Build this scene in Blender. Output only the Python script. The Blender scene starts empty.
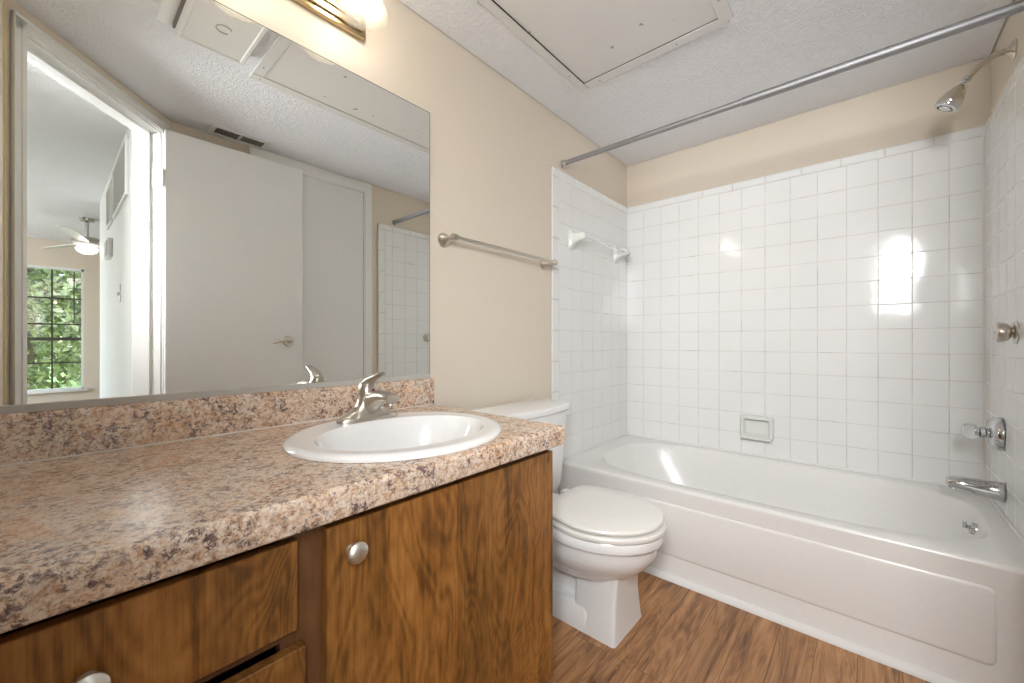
import bpy, bmesh, math, random
from math import pi, sin, cos, radians, sqrt
from mathutils import Vector, Matrix
import mathutils.noise as mnoise
random.seed(7)
C = bpy.context.scene.collection
SC = bpy.context.scene

# ------------------------------------------------------------------ camera, sky, exposure
cam_d = bpy.data.cameras.new('camera'); cam = bpy.data.objects.new('camera', cam_d); C.objects.link(cam)
cam.location = (-2.4386, -1.1579, 0.9710)
cam.rotation_euler = (pi/2, 0, 0.7198 - pi/2)
cam_d.sensor_width = 36.0; cam_d.lens = 405.53/1024*36.0; cam_d.clip_start = 0.01
SC.camera = cam
SC.view_settings.view_transform = 'Standard'; SC.view_settings.look = 'None'
SC.view_settings.gamma = 1.0; SC.view_settings.use_curve_mapping = False
SC.view_settings.exposure = 1.2
W = bpy.data.worlds.new('world'); SC.world = W; W.use_nodes = True
nt = W.node_tree; nt.nodes.clear()
sky = nt.nodes.new('ShaderNodeTexSky'); sky.sky_type = 'NISHITA'; sky.sun_elevation = radians(50); sky.sun_rotation = radians(60); sky.sun_disc = False
bg = nt.nodes.new('ShaderNodeBackground'); bg.inputs['Strength'].default_value = 0.4
wo = nt.nodes.new('ShaderNodeOutputWorld')
nt.links.new(sky.outputs[0], bg.inputs[0]); nt.links.new(bg.outputs[0], wo.inputs[0])
BULB = 10.0        # vanity bulbs
STROBE = 8.6       # hallway strobe (its reflection shows on the tub tiles); also scales the added fill
DAY = 32.0         # added light standing in for daylight from an unseen side window
def area(name, loc, rot, sx, sy, power, col=(1,1,1), spread=180):
    l = bpy.data.lights.new(name, 'AREA'); l.shape = 'RECTANGLE'; l.size = sx; l.size_y = sy
    l.energy = power; l.color = col; l.spread = radians(spread)
    o = bpy.data.objects.new(name, l); C.objects.link(o); o.location = loc; o.rotation_euler = rot
    return o
sun_d = bpy.data.lights.new('sun', 'SUN'); sun_d.energy = 2.2; sun_d.angle = radians(1); sun_d.color = (1, .96, .9)
sun = bpy.data.objects.new('sun', sun_d); C.objects.link(sun); sun.rotation_euler = (radians(40), 0, radians(20))
def aim(loc, to): return (Vector(to)-Vector(loc)).to_track_quat('-Z', 'Y').to_euler()
area('strobe', (-3.30, -1.45, 1.82), aim((-3.30, -1.45, 1.82), (-.6, -.75, 1.45)), .34, .34, STROBE, (.98, .985, 1), 120)
area('doorway_fill', (-2.68, -1.35, 1.42), aim((-2.68, -1.35, 1.42), (-1.5, -.30, 1.15)), .40, .40, STROBE*.42, (.98, .985, 1), 115)  # unseen fill light added behind the doorway to brighten the vanity side
area('added_daylight', (-4.72, -5.3, 1.25), (0, radians(-90), 0), 1.5, 2.0, DAY, (.93, .97, 1))  # area light added in place of daylight from a window out of view

# ------------------------------------------------------------------ materials
MATS = {}
class NB:
    def __init__(s, name):
        s.m = bpy.data.materials.new(name); s.m.use_nodes = True
        s.t = s.m.node_tree; s.b = s.t.nodes['Principled BSDF']; MATS[name] = s.m
    def n(s, ty, **kw):
        o = s.t.nodes.new(ty)
        for k, v in kw.items():
            if k in o.inputs: o.inputs[k].default_value = v
            else: setattr(o, k, v)
        return o
    def l(s, a, b): s.t.links.new(a, b)
    def coord(s, scale=(1,1,1), rot=(0,0,0), loc=(0,0,0)):
        g = s.n('ShaderNodeNewGeometry'); mp = s.n('ShaderNodeMapping')
        mp.inputs['Scale'].default_value = scale; mp.inputs['Rotation'].default_value = rot; mp.inputs['Location'].default_value = loc
        s.l(g.outputs['Position'], mp.inputs[0]); return mp.outputs[0]
    def noise(s, vec, scale, detail=4, rough=.55, dist=0):
        o = s.n('ShaderNodeTexNoise'); o.inputs['Scale'].default_value = scale; o.inputs['Detail'].default_value = detail
        o.inputs['Roughness'].default_value = rough; o.inputs['Distortion'].default_value = dist
        s.l(vec, o.inputs['Vector']); return o.outputs[0]
    def ramp(s, fac, stops):
        r = s.n('ShaderNodeValToRGB'); e = r.color_ramp.elements
        while len(e) < len(stops): e.new(.5)
        for q, (p, c) in zip(e, stops): q.position = p; q.color = tuple(c) + (1,) if len(c) == 3 else c
        s.l(fac, r.inputs[0]); return r.outputs[0]
    def mix(s, fac, a, b, mode='MIX'):
        m = s.n('ShaderNodeMix', data_type='RGBA', blend_type=mode)
        for i, v in ((0, fac), (6, a), (7, b)):
            if isinstance(v, (int, float)): m.inputs[i].default_value = v
            elif isinstance(v, (tuple, list)): m.inputs[i].default_value = tuple(v) + (1,)
            else: s.l(v, m.inputs[i])
        return m.outputs[2]
    def bump(s, h, strength=.3, dist=.01):
        b = s.n('ShaderNodeBump'); b.inputs['Strength'].default_value = strength; b.inputs['Distance'].default_value = dist
        s.l(h, b.inputs['Height']); s.l(b.outputs[0], s.b.inputs['Normal'])
    def set(s, col=None, rough=.5, metal=0, **kw):
        if col is not None:
            if isinstance(col, (tuple, list)): s.b.inputs['Base Color'].default_value = tuple(col) + (1,)
            else: s.l(col, s.b.inputs['Base Color'])
        s.b.inputs['Roughness'].default_value = rough; s.b.inputs['Metallic'].default_value = metal
        for k, v in kw.items(): s.b.inputs[k].default_value = v
        return s.m
def hexc(r, g, b):
    f = lambda c: ((c/255+.055)/1.055)**2.4 if c > 10 else c/255/12.92
    return (f(r), f(g), f(b))

def plain(name, col, rough=.5, metal=0, nb=0.0, nscale=60, **kw):
    a = NB(name); v = a.coord()
    nz = a.noise(v, nscale, 3)
    dark = tuple(c*.94 for c in col)
    a.set(a.mix(nz, dark, col), rough, metal, **kw)
    if nb: a.bump(nz, nb, .002)
    return a.m
M_paint = plain('beige_wall_paint', hexc(229, 217, 200), .45, nb=.25, nscale=110)
M_yellow = plain('cream_edge_paint', hexc(236, 214, 168), .5)
M_white = plain('white_trim_paint', hexc(240, 240, 238), .35, nb=.05)
M_door = plain('white_door_paint', hexc(236, 236, 236), .4, nb=.06)
M_porc = plain('white_porcelain', hexc(248, 248, 247), .12, **{'Coat Weight': .3})
M_porc2 = plain('ceramic_fitting', hexc(238, 240, 236), .12)
M_dish = plain('greyed_ceramic', hexc(232, 234, 229), .15)
M_tub = plain('bathtub_enamel', hexc(240, 239, 236), .24)
M_seat = plain('toilet_seat_plastic', hexc(244, 242, 236), .22)
M_chrome = plain('polished_chrome', (.62, .62, .63), .06, 1)
M_nickel = plain('brushed_nickel', (.62, .58, .52), .28, 1)
M_satin = plain('satin_nickel_knob', (.80, .76, .70), .38, 1)
M_nickel2 = plain('warm_polished_nickel', (.66, .61, .52), .16, 1)
M_steel = plain('worn_steel_rod', (.40, .40, .41), .55, 1, nb=.1, nscale=400)
M_brass = plain('antique_brass', (.52, .40, .24), .25, 1)
M_dark = plain('dark_gap', (.02, .018, .015), .8)
M_duct = plain('grey_brown_duct', hexc(128, 120, 112), .8)  # flat grey-brown tone of the fan slot and vent opening
M_grille = plain('grey_grille_paint', hexc(190, 186, 180), .5)
M_caulk = plain('grimy_caulk', hexc(234, 228, 220), .6)
M_caulkw = plain('white_caulk', hexc(238, 238, 236), .5)
M_muntin = plain('dark_window_muntin', hexc(70, 66, 58), .5)
M_red = plain('red_index_dot', hexc(150, 40, 40), .4)
M_hatch = NB('painted_hatch_board')
v = M_hatch.coord()
sp = M_hatch.ramp(M_hatch.noise(v, 22, 1, .4), [(.0, (1,1,1)), (.235, (.45,.43,.4)), (.26, (1,1,1)), (1, (1,1,1))])
M_hatch = M_hatch.set(M_hatch.mix(1.0, hexc(230, 228, 225), sp, 'MULTIPLY'), .45)

M_hatcht = plain('hatch_trim_paint', hexc(230, 229, 226), .45)
a = NB('mirror_glass'); M_mirror = a.set((.925, .945, .93), .0, 1)
a = NB('stippled_ceiling')
v = a.coord(); d = a.noise(v, 9, 2); 
v2 = a.coord((1, 1, 1)); n1 = a.noise(v2, 17, 3, .5, 2.6)
rr = a.ramp(n1, [(.42, (0,0,0)), (.5, (1,1,1)), (.58, (0,0,0))])
n2 = a.noise(v2, 90, 3, .6)
a.bump(a.mix(.3, rr, n2), .5, .006)
M_ceil = a.set(hexc(243, 244, 247), .6)

a = NB('white_tile_glaze'); v = a.coord()
g = a.noise(v, 5, 2)
a.set(a.mix(g, hexc(236, 238, 236), hexc(243, 243, 242)), .08)
nb_ = a.noise(v, 7, 2); a.bump(nb_, .12, .01); M_tile = a.m
a = NB('tile_grout'); v = a.coord()
g = a.noise(v, 9, 3, .6)
M_grout = a.set(a.ramp(g, [(.3, hexc(230, 227, 223)), (.58, hexc(211, 207, 202)), (.8, hexc(150, 146, 140))]), .7)

# speckled laminate worktop
a = NB('speckled_laminate'); v = a.coord()
big = a.noise(v, 11, 4, .6, .6); mid = a.noise(v, 88, 6, .75, .5); fine = a.noise(v, 230, 3, .65); blot = a.noise(a.coord(loc=(3.1, 1.7, 2.2)), 100, 5, .78, .5)
base = a.ramp(mid, [(.32, hexc(150, 112, 88)), (.41, hexc(204, 170, 142)), (.48, hexc(230, 210, 190)), (.58, hexc(242, 232, 220))])
base = a.mix(a.ramp(fine, [(.38, (.4,)*3), (.6, (0,)*3)]), base, hexc(186, 148, 120))
tint = a.ramp(big, [(.34, (.97, .82, .68)), (.48, (1.0, .96, .92)), (.7, (1.0, 1.0, 1.0))])
base = a.mix(1.0, base, tint, 'MULTIPLY')
clus = a.ramp(a.noise(a.coord(loc=(1, 9, 4)), 26, 4, .65), [(.44, (.05,)*3), (.56, (1,)*3)])
spk = a.ramp(blot, [(.49, (0,)*3), (.57, (1.0,)*3)])
base = a.mix(a.mix(1.0, spk, clus, 'MULTIPLY'), base, a.ramp(fine, [(.4, hexc(88, 74, 78)), (.6, hexc(146, 122, 114))]))
spk2 = a.ramp(a.noise(a.coord(loc=(7, 5, 3)), 185, 3, .65), [(.57, (0,)*3), (.66, (.75,)*3)])
base = a.mix(spk2, base, hexc(116, 94, 92))
M_lam = a.set(base, .22); a.bump(fine, .06, .002)

# brown veneer: grain along z
def wood(name, grain_scale, loc, tones, strip=14.0, band_axis=0):
    a = NB(name)
    v = a.coord(grain_scale, loc=loc)
    g0 = a.noise(a.coord(tuple(q*w for q, w in zip(grain_scale, (.5, .5, 1.0))), loc=loc), .8, 2, .45, .8)                                  # slow figure
    # contour rings of the slow field give cathedral grain
    m1 = a.n('ShaderNodeMath', operation='MULTIPLY'); m1.inputs[1].default_value = 170.0; a.l(g0, m1.inputs[0])
    m2 = a.n('ShaderNodeMath', operation='SINE'); a.l(m1.outputs[0], m2.inputs[0])
    m3 = a.n('ShaderNodeMath', operation='MULTIPLY_ADD'); m3.inputs[1].default_value = .5; m3.inputs[2].default_value = .5; a.l(m2.outputs[0], m3.inputs[0])
    g1 = a.noise(v, 1.0, 6, .6, 1.6)
    f = a.noise(a.coord(tuple(s*w for s, w in zip(grain_scale, (15, 15, 1.6))), loc=loc), 1.0, 5, .7, .6)
    fl2 = a.noise(a.coord((70, 70, 26), loc=loc), 1.0, 3, .6)        # short flecks
    m = a.mix(.12, g1, m3.outputs[0]); m = a.mix(.34, m, f); m = a.mix(.2, m, fl2)
    col = a.ramp(m, tones)
    sep = a.n('ShaderNodeSeparateXYZ'); a.l(a.coord(), sep.inputs[0])
    mu = a.n('ShaderNodeMath', operation='MULTIPLY'); mu.inputs[1].default_value = strip; a.l(sep.outputs[band_axis], mu.inputs[0])
    fl = a.n('ShaderNodeMath', operation='FLOOR'); a.l(mu.outputs[0], fl.inputs[0])
    wn = a.n('ShaderNodeTexWhiteNoise', noise_dimensions='1D'); a.l(fl.outputs[0], wn.inputs['W'])
    tone = a.ramp(wn.outputs[0], [(0, (.84, .84, .85)), (1, (1.10, 1.06, 1.0))])
    a.set(a.mix(1.0, col, tone, 'MULTIPLY'), .36)
    a.bump(f, .10, .002)
    return a.m
WT = [(.35, hexc(76, 48, 21)), (.44, hexc(112, 73, 32)), (.50, hexc(138, 91, 41)), (.57, hexc(157, 107, 52)), (.68, hexc(176, 128, 74))]
M_wood = wood('brown_veneer', (15, 15, 2.6), (0, 0, 0), WT, 6.3)
M_wood2 = wood('brown_veneer_drawer', (15, 15, 2.6), (3.3, 0, 1.4), WT, 5.2)
M_frame = wood('dark_brown_frame', (14, 14, 1.6), (5, 2, 1), [(.25, hexc(70, 44, 26)), (.5, hexc(104, 70, 42)), (.75, hexc(128, 90, 58))], 5.0)

# plank floor, planks along x
a = NB('wood_plank_floor')
g = a.n('ShaderNodeNewGeometry'); mp = a.n('ShaderNodeMapping'); a.l(g.outputs['Position'], mp.inputs[0]); mp.inputs['Location'].default_value = (.37, .035, 0)
br = a.n('ShaderNodeTexBrick'); a.l(mp.outputs[0], br.inputs[0]); br.offset = .37; br.offset_frequency = 2
for k, val in (('Scale', 1.0), ('Mortar Size', .0008), ('Mortar Smooth', .3), ('Brick Width', .92), ('Row Height', .1)): br.inputs[k].default_value = val
br.inputs['Color1'].default_value = (0, 0, 0, 1); br.inputs['Color2'].default_value = (1, 1, 1, 1); br.inputs['Mortar'].default_value = (.5, .5, .5, 1)
va = a.n('ShaderNodeVectorMath', operation='MULTIPLY_ADD'); a.l(br.outputs[0], va.inputs[0]); va.inputs[1].default_value = (7, 11, 5); a.l(g.outputs['Position'], va.inputs[2])
mp2 = a.n('ShaderNodeMapping'); mp2.inputs['Scale'].default_value = (2.0, 15, 1); a.l(va.outputs[0], mp2.inputs[0])
g1 = a.noise(mp2.outputs[0], 1.3, 6, .62, 1.5)
r1 = a.n('ShaderNodeMath', operation='MULTIPLY'); r1.inputs[1].default_value = 110.0; a.l(a.noise(mp2.outputs[0], .6, 2, .45, .8), r1.inputs[0])
r2 = a.n('ShaderNodeMath', operation='SINE'); a.l(r1.outputs[0], r2.inputs[0])
r3 = a.n('ShaderNodeMath', operation='MULTIPLY_ADD'); r3.inputs[1].default_value = .5; r3.inputs[2].default_value = .5; a.l(r2.outputs[0], r3.inputs[0])
g1 = a.mix(.07, g1, r3.outputs[0])
mp3 = a.n('ShaderNodeMapping'); mp3.inputs['Scale'].default_value = (4, 110, 1); a.l(va.outputs[0], mp3.inputs[0])
g2 = a.noise(mp3.outputs[0], 1.0, 4, .6)
m = a.mix(.3, g1, g2)
col = a.ramp(m, [(.34, hexc(106, 72, 45)), (.43, hexc(148, 105, 68)), (.52, hexc(178, 130, 86)), (.66, hexc(202, 158, 112))])
tone = a.ramp(br.outputs[0], [(0, (.86, .84, .84)), (1, (1.1, 1.08, 1.06))])
col = a.mix(1.0, col, tone, 'MULTIPLY')
col = a.mix(br.outputs[1], col, hexc(70, 46, 32))
M_floor = a.set(col, .38); a.bump(g2, .08, .002)
a = NB('beige_carpet'); v = a.coord(); nz = a.noise(v, 300, 2)
M_carpet = a.set(a.mix(nz, hexc(150, 136, 116), hexc(190, 176, 156)), .95); a.bump(nz, .4, .005)

def glassy(name, tint, fac=.12, rough=.05):
    m = bpy.data.materials.new(name); m.use_nodes = True; t = m.node_tree; t.nodes.clear()
    o = t.nodes.new('ShaderNodeOutputMaterial'); mx = t.nodes.new('ShaderNodeMixShader'); tr = t.nodes.new('ShaderNodeBsdfTransparent'); gl = t.nodes.new('ShaderNodeBsdfGlossy')
    fr = t.nodes.new('ShaderNodeFresnel'); fr.inputs[0].default_value = 1.5
    ad = t.nodes.new('ShaderNodeMath'); ad.operation = 'ADD'; ad.inputs[1].default_value = fac; t.links.new(fr.outputs[0], ad.inputs[0])
    tr.inputs[0].default_value = tint + (1,); gl.inputs['Roughness'].default_value = rough; gl.inputs[0].default_value = (.95, .95, .95, 1)
    t.links.new(ad.outputs[0], mx.inputs[0]); t.links.new(tr.outputs[0], mx.inputs[1]); t.links.new(gl.outputs[0], mx.inputs[2]); t.links.new(mx.outputs[0], o.inputs[0])
    MATS[name] = m; return m
M_pane = glassy('window_glass', (.97, .98, .97), .0, .0)
a = NB('clear_acrylic'); M_acr = a.set((.95, .96, .96), .06, 0, **{'Transmission Weight': .85, 'IOR': 1.3})
# ribbed lamp glass: mostly lets light through, some milky diffusion
m = bpy.data.materials.new('ribbed_lamp_glass'); m.use_nodes = True; t = m.node_tree; t.nodes.clear()
o = t.nodes.new('ShaderNodeOutputMaterial'); mx = t.nodes.new('ShaderNodeMixShader'); tr = t.nodes.new('ShaderNodeBsdfTransparent'); pb = t.nodes.new('ShaderNodeBsdfPrincipled')
pb.inputs['Base Color'].default_value = (.95, .9, .82, 1); pb.inputs['Roughness'].default_value = .15
mx.inputs[0].default_value = .10; tr.inputs[0].default_value = (.98, .96, .92, 1)
t.links.new(tr.outputs[0], mx.inputs[1]); t.links.new(pb.outputs[0], mx.inputs[2]); t.links.new(mx.outputs[0], o.inputs[0]); M_shade = m
def emis(name, col, s):
    a = NB(name); a.set(col, .4); a.b.inputs['Emission Color'].default_value = tuple(col) + (1,); a.b.inputs['Emission Strength'].default_value = s; return a.m
M_bulb = emis('lit_bulb', (1, .95, .885), BULB)
M_fanl = emis('lit_fan_glass', (1, .95, .88), 3.0)
a = NB('leaf_green'); v = a.coord(); nz = a.noise(v, 3, 3)
M_leaf = a.set(a.ramp(nz, [(.35, hexc(92, 106, 58)), (.5, hexc(138, 150, 92)), (.65, hexc(196, 200, 156))]), .6, 0, **{'Subsurface Weight': 0.0})
a = NB('bark'); M_bark = a.set(hexc(110, 96, 80), .9)
a = NB('lawn_green'); v = a.coord(); nz = a.noise(v, 8, 3)
M_lawn = a.set(a.mix(nz, hexc(110, 140, 66), hexc(164, 184, 104)), .9)

# ------------------------------------------------------------------ mesh helpers (all in world coordinates)
def NBM(): return bmesh.new()
def box(bm, a, b, bev=0.0, seg=2, xf=None):
    x0, x1 = sorted((a[0], b[0])); y0, y1 = sorted((a[1], b[1])); z0, z1 = sorted((a[2], b[2]))
    t = bmesh.new()
    bmesh.ops.create_cube(t, size=1)
    for v in t.verts: v.co = Vector(((x0+x1)/2+v.co.x*(x1-x0), (y0+y1)/2+v.co.y*(y1-y0), (z0+z1)/2+v.co.z*(z1-z0)))
    if bev: bmesh.ops.bevel(t, geom=t.edges[:], offset=min(bev, .49*min(x1-x0, y1-y0, z1-z0)), segments=seg, affect='EDGES', profile=.5)
    if xf:
        for v in t.verts: v.co = xf @ v.co
    merge(bm, t); return bm
def merge(bm, t):
    me = bpy.data.meshes.new('tmp'); t.to_mesh(me); t.free(); bm.from_mesh(me); bpy.data.meshes.remove(me)
def loft(bm, rings, closed=True, cap0=True, cap1=True):
    R = [[bm.verts.new(p) for p in r] for r in rings]
    n = len(R[0])
    for A, B in zip(R, R[1:]):
        for i in range(n if closed else n-1):
            j = (i+1) % n
            try: bm.faces.new((A[i], A[j], B[j], B[i]))
            except ValueError: pass
    if cap0: bm.faces.new(list(reversed(R[0])))
    if cap1: bm.faces.new(R[-1])
    return R
def frame_of(d):
    d = Vector(d).normalized(); up = Vector((0, 0, 1)) if abs(d.z) < .95 else Vector((1, 0, 0))
    u = d.cross(up).normalized(); return d, u, u.cross(d)
def lathe(bm, base, axis, prof, n=32, mod=None):
    """prof: (radius, distance along the axis)"""
    d, u, w = frame_of(axis); base = Vector(base); rings = []
    for r, h in prof:
        rings.append([base + d*h + (u*cos(2*pi*i/n) + w*sin(2*pi*i/n))*(r*(mod(2*pi*i/n, h) if mod else 1)) for i in range(n)])
    loft(bm, rings); return bm
def tube(bm, pts, rad, n=16):
    pts = [Vector(p) for p in pts]; rr = rad if isinstance(rad, (list, tuple)) else [rad]*len(pts)
    rings = []; pu = None
    for i, p in enumerate(pts):
        d = (pts[min(i+1, len(pts)-1)] - pts[max(i-1, 0)]).normalized()
        if pu is None: _, u, w = frame_of(d)
        else: u = (pu - d*pu.dot(d)).normalized(); w = u.cross(d)
        pu = u
        if i == 0: w = u.cross(d)
        rings.append([p + (u*cos(2*pi*k/n) + w*sin(2*pi*k/n))*rr[i] for k in range(n)])
    loft(bm, rings); return bm
def bez(p0, p1, p2, p3, n=12):
    p0, p1, p2, p3 = map(Vector, (p0, p1, p2, p3)); o = []
    for i in range(n+1):
        t = i/n; o.append(p0*(1-t)**3 + p1*3*t*(1-t)**2 + p2*3*t*t*(1-t) + p3*t**3)
    return o
def prism(bm, poly, z0, z1):
    loft(bm, [[(x, y, z0) for x, y in poly], [(x, y, z1) for x, y in poly]]); return bm

def link(name, bm, mat, parent=None, smooth=True, origin=None):
    """one mesh object; bm is in world coordinates"""
    bmesh.ops.recalc_face_normals(bm, faces=bm.faces[:])
    off = Vector((0, 0, 0))
    if parent is not None: off = parent['_o'] if '_o' in parent else (0, 0, 0); off = Vector(off)
    else:
        xs = [v.co.x for v in bm.verts]; ys = [v.co.y for v in bm.verts]; zs = [v.co.z for v in bm.verts]
        off = Vector(origin) if origin else Vector(((min(xs)+max(xs))/2, (min(ys)+max(ys))/2, min(zs)))
    bmesh.ops.translate(bm, verts=bm.verts[:], vec=-off)
    me = bpy.data.meshes.new(name); bm.to_mesh(me); bm.free()
    me.materials.append(mat)
    o = bpy.data.objects.new(name, me); C.objects.link(o)
    if smooth:
        for p in me.polygons: p.use_smooth = True
        try: me.set_sharp_from_angle(angle=radians(38))
        except Exception: pass
    if parent is None: o.location = off
    else: o.parent = parent
    OFF[o.name] = tuple(off); o['_o'] = tuple(off)
    return o
OFF = {}
def thing(name, label, cat, loc, group=None, kind=None):
    o = bpy.data.objects.new(name, None); C.objects.link(o); o.location = loc; o.empty_display_size = .05
    o['_o'] = tuple(loc)
    if label: o['label'] = label
    if cat: o['category'] = cat
    if group: o['group'] = group
    if kind: o['kind'] = kind
    return o
def tag(o, label, cat, group=None, kind=None):
    o['label'] = label; o['category'] = cat
    if group: o['group'] = group
    if kind: o['kind'] = kind
    return o
def struct(name, bm, mat, smooth=False):
    o = link(name, bm, mat, smooth=smooth); o['kind'] = 'structure'; return o
def subsurf(o, l=2):
    m = o.modifiers.new('sub', 'SUBSURF'); m.levels = l; m.render_levels = l

# ------------------------------------------------------------------ dimensions
T = .1085; HR = .3754; TOPT = HR + 13*T + .041; ZC = 2.092; YW = -1.519; ZH = 2.30
XL = -2.535
A_ = Vector((XL, -.945, 0)); B_ = Vector((-2.03, -1.53, 0)); D_ = (B_-A_).normalized(); N_ = Vector((-D_.y, D_.x, 0))   # N_ points to the bathroom
if N_.x < 0: N_ = -N_
def dw(s, n, z): p = A_ + D_*s + N_*n; return Vector((p.x, p.y, z))
LD = (B_-A_).length

# ------------------------------------------------------------------ room shell
struct('floor', box(NBM(), (XL-.12, .12, -.06), (.12, -1.9, 0)), M_floor)
struct('floor', box(NBM(), (-4.7, -1.9, -.06), (1.6, -7.0, 0)), M_carpet)
struct('wall_vanity', box(NBM(), (XL-.12, 0.004, 0), (.12, .12, 2.4)), M_paint)
struct('wall_tub', box(NBM(), (.004, .004, 0), (.12, YW-.12, 2.4)), M_paint)
struct('wall_fittings', box(NBM(), (.004, YW-.004, 0), (-2.035, YW-.114, 2.4)), M_paint)
struct('wall_left', box(NBM(), (XL, .004, 0), (XL-.12, -.945, 2.4)), M_paint)
bm = NBM(); prism(bm, [(XL-.002, .0), (.0, .0), (.0, YW), (-2.03, YW), (XL-.002, -.945)], ZC, ZC+.05)
struct('ceiling', bm, M_ceil)
# diagonal wall with the doorway
S0, S1, ZD = .061, .694, 1.998
bm = NBM()
def dbox(bm, s0, s1, n0, n1, z0, z1, bev=0):
    M = Matrix(((D_.x, N_.x, 0, A_.x), (D_.y, N_.y, 0, A_.y), (0, 0, 1, 0), (0, 0, 0, 1)))
    return box(bm, (s0, n0, z0), (s1, n1, z1), bev, xf=M)
dbox(bm, -.02, S0-.018, -.11, 0, 0, 2.4); dbox(bm, S1+.018, LD+.02, -.11, 0, 0, 2.4); dbox(bm, S0-.018, S1+.018, -.11, 0, ZD+.018, 2.4)
struct('wall_doorway', bm, M_paint)
bm = NBM(); box(bm, (XL+.0005, -.915, 0), (XL+.004, -.935, ZC-.001)); struct('trim_5', bm, M_yellow)

# bedroom and hallway beyond the doorway
struct('wall_hall', box(NBM(), (-2.12, -1.66, 0), (-2.02, -4.40, ZH)), M_door)
struct('wall_bedroom_end', None or (lambda b: (box(b, (-4.7, -6.88, 0), (-2.96, -6.98, ZH)), box(b, (-2.13, -6.88, 0), (1.6, -6.98, ZH)), box(b, (-2.96, -6.88, 0), (-2.13, -6.98, .32)), box(b, (-2.96, -6.88, 1.95), (-2.13, -6.98, ZH)), b)[-1])(NBM()), M_paint)
struct('wall_bedroom_near', box(NBM(), (-2.02, -4.30, 0), (1.6, -4.40, ZH)), M_paint)
struct('wall_bedroom_side', box(NBM(), (1.6, -4.3, 0), (1.7, -6.98, ZH)), M_paint)
bm = NBM(); box(bm, (-4.7, -.5, 0), (-4.8, -4.4, ZH)); box(bm, (-4.7, -6.2, 0), (-4.8, -6.98, ZH)); box(bm, (-4.7, -4.4, 0), (-4.8, -6.2, .5)); box(bm, (-4.7, -4.4, 2.0), (-4.8, -6.2, ZH))
struct('wall_bedroom_left', bm, M_paint)
struct('wall_hall_end', box(NBM(), (-4.7, -.6, 0), (XL-.1, -.5, ZH)), M_paint)
bm = NBM(); prism(bm, [(-4.8, -.5), (XL-.1, -.5), (XL-.1, -1.0), (-2.12, -1.64), (-2.02, -1.64), (-2.02, -4.3), (1.7, -4.3), (1.7, -7.0), (-4.8, -7.0)], ZH, ZH+.06)
struct('ceiling', bm, M_ceil)
bm = NBM(); box(bm, (XL-.3, -.62, 0), (XL-.1, -.92, ZH)); struct('wall_hall_return', bm, M_paint)
bm = NBM(); box(bm, (-2.119, -1.70, 0), (-2.13, -4.39, .08), .003); struct('baseboard_hall', bm, M_white)

# ------------------------------------------------------------------ tiles on the three alcove walls
def tile_panel(wall, origin, ux, normal, ncols, cap_cols, edge, parent, rnd, w_last=None):
    """tiles start at origin (corner at rim height) and run along ux; raised along normal"""
    O = Vector(origin); ux = Vector(ux); nz = Vector(normal); up = Vector((0, 0, 1)); G = .0011
    bm = NBM()
    L = ncols*T if w_last is None else (ncols-1)*T + w_last
    top = 13*T + .041; zlow = -HR
    def quad(u0, u1, z0, z1, h=.0010, bev=.0016):
        t = [0, 0]
        ti = rnd.uniform(-.0005, .0005); tj = rnd.uniform(-.0005, .0005)
        lo = [O+ux*u+up*z for u, z in ((u0, z0), (u1, z0), (u1, z1), (u0, z1))]
        hi = []
        for (u, z, a, b) in ((u0+bev, z0+bev, -1, -1), (u1-bev, z0+bev, 1, -1), (u1-bev, z1-bev, 1, 1), (u0+bev, z1-bev, -1, 1)):
            hi.append(O+ux*u+up*z+nz*(h+ti*a*.5+tj*b*.5))
        V = [bm.verts.new(p) for p in lo]; H = [bm.verts.new(p) for p in hi]
        bm.faces.new(H)
        for i in range(4): bm.faces.new((V[i], V[(i+1) % 4], H[(i+1) % 4], H[i]))
    for c in range(ncols):
        u0 = c*T; u1 = min((c+1)*T, L)
        for r in range(13): quad(u0+G, u1-G, r*T+G, (r+1)*T-G)
    cw = .152; u = 0; Lc = L + edge
    while u < Lc-.001:
        quad(u+G, min(u+cw, Lc)-G, 13*T+G, top, .004, .004); u += cw
    if edge:      # column of edge tiles running down past the tub
        z = 13*T
        while z > zlow+.01:
            z0 = max(z-.152, zlow+.002); quad(L+G, L+edge, z0+G, z-G, .004, .004); z = z0
    t = link('tile_panel', bm, M_tile, parent, smooth=False)
    bm = NBM()
    p = [O-nz*.012, O+ux*L-nz*.012, O+ux*L, O]
    for (ua, ub, za, zb) in ((0, L, -.02, top-.001), (L, L+edge-.001, zlow, top-.001)):
        if ub-ua < .005: continue
        rings = []
        for z in (za, zb): rings.append([O+ux*ua-nz*.010+up*z, O+ux*ub-nz*.010+up*z, O+ux*ub+nz*.0002+up*z, O+ux*ua+nz*.0002+up*z])
        loft(bm, rings)
    link('grout', bm, M_grout, t, smooth=False)
rn = random.Random(3)
wt = bpy.data.objects['wall_tub']; wv_ = bpy.data.objects['wall_vanity']; wf = bpy.data.objects['wall_fittings']
tile_panel('tub', (0, 0, HR), (0, -1, 0), (-1, 0, 0), 14, 1, 0, wt, rn)
tile_panel('left', (0, 0, HR), (-1, 0, 0), (0, -1, 0), 8, 1, .056, wv_, rn, w_last=.007)
tile_panel('right', (0, YW+.010, HR), (-1, 0, 0), (0, 1, 0), 8, 1, .056, wf, rn, w_last=.06)
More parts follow.
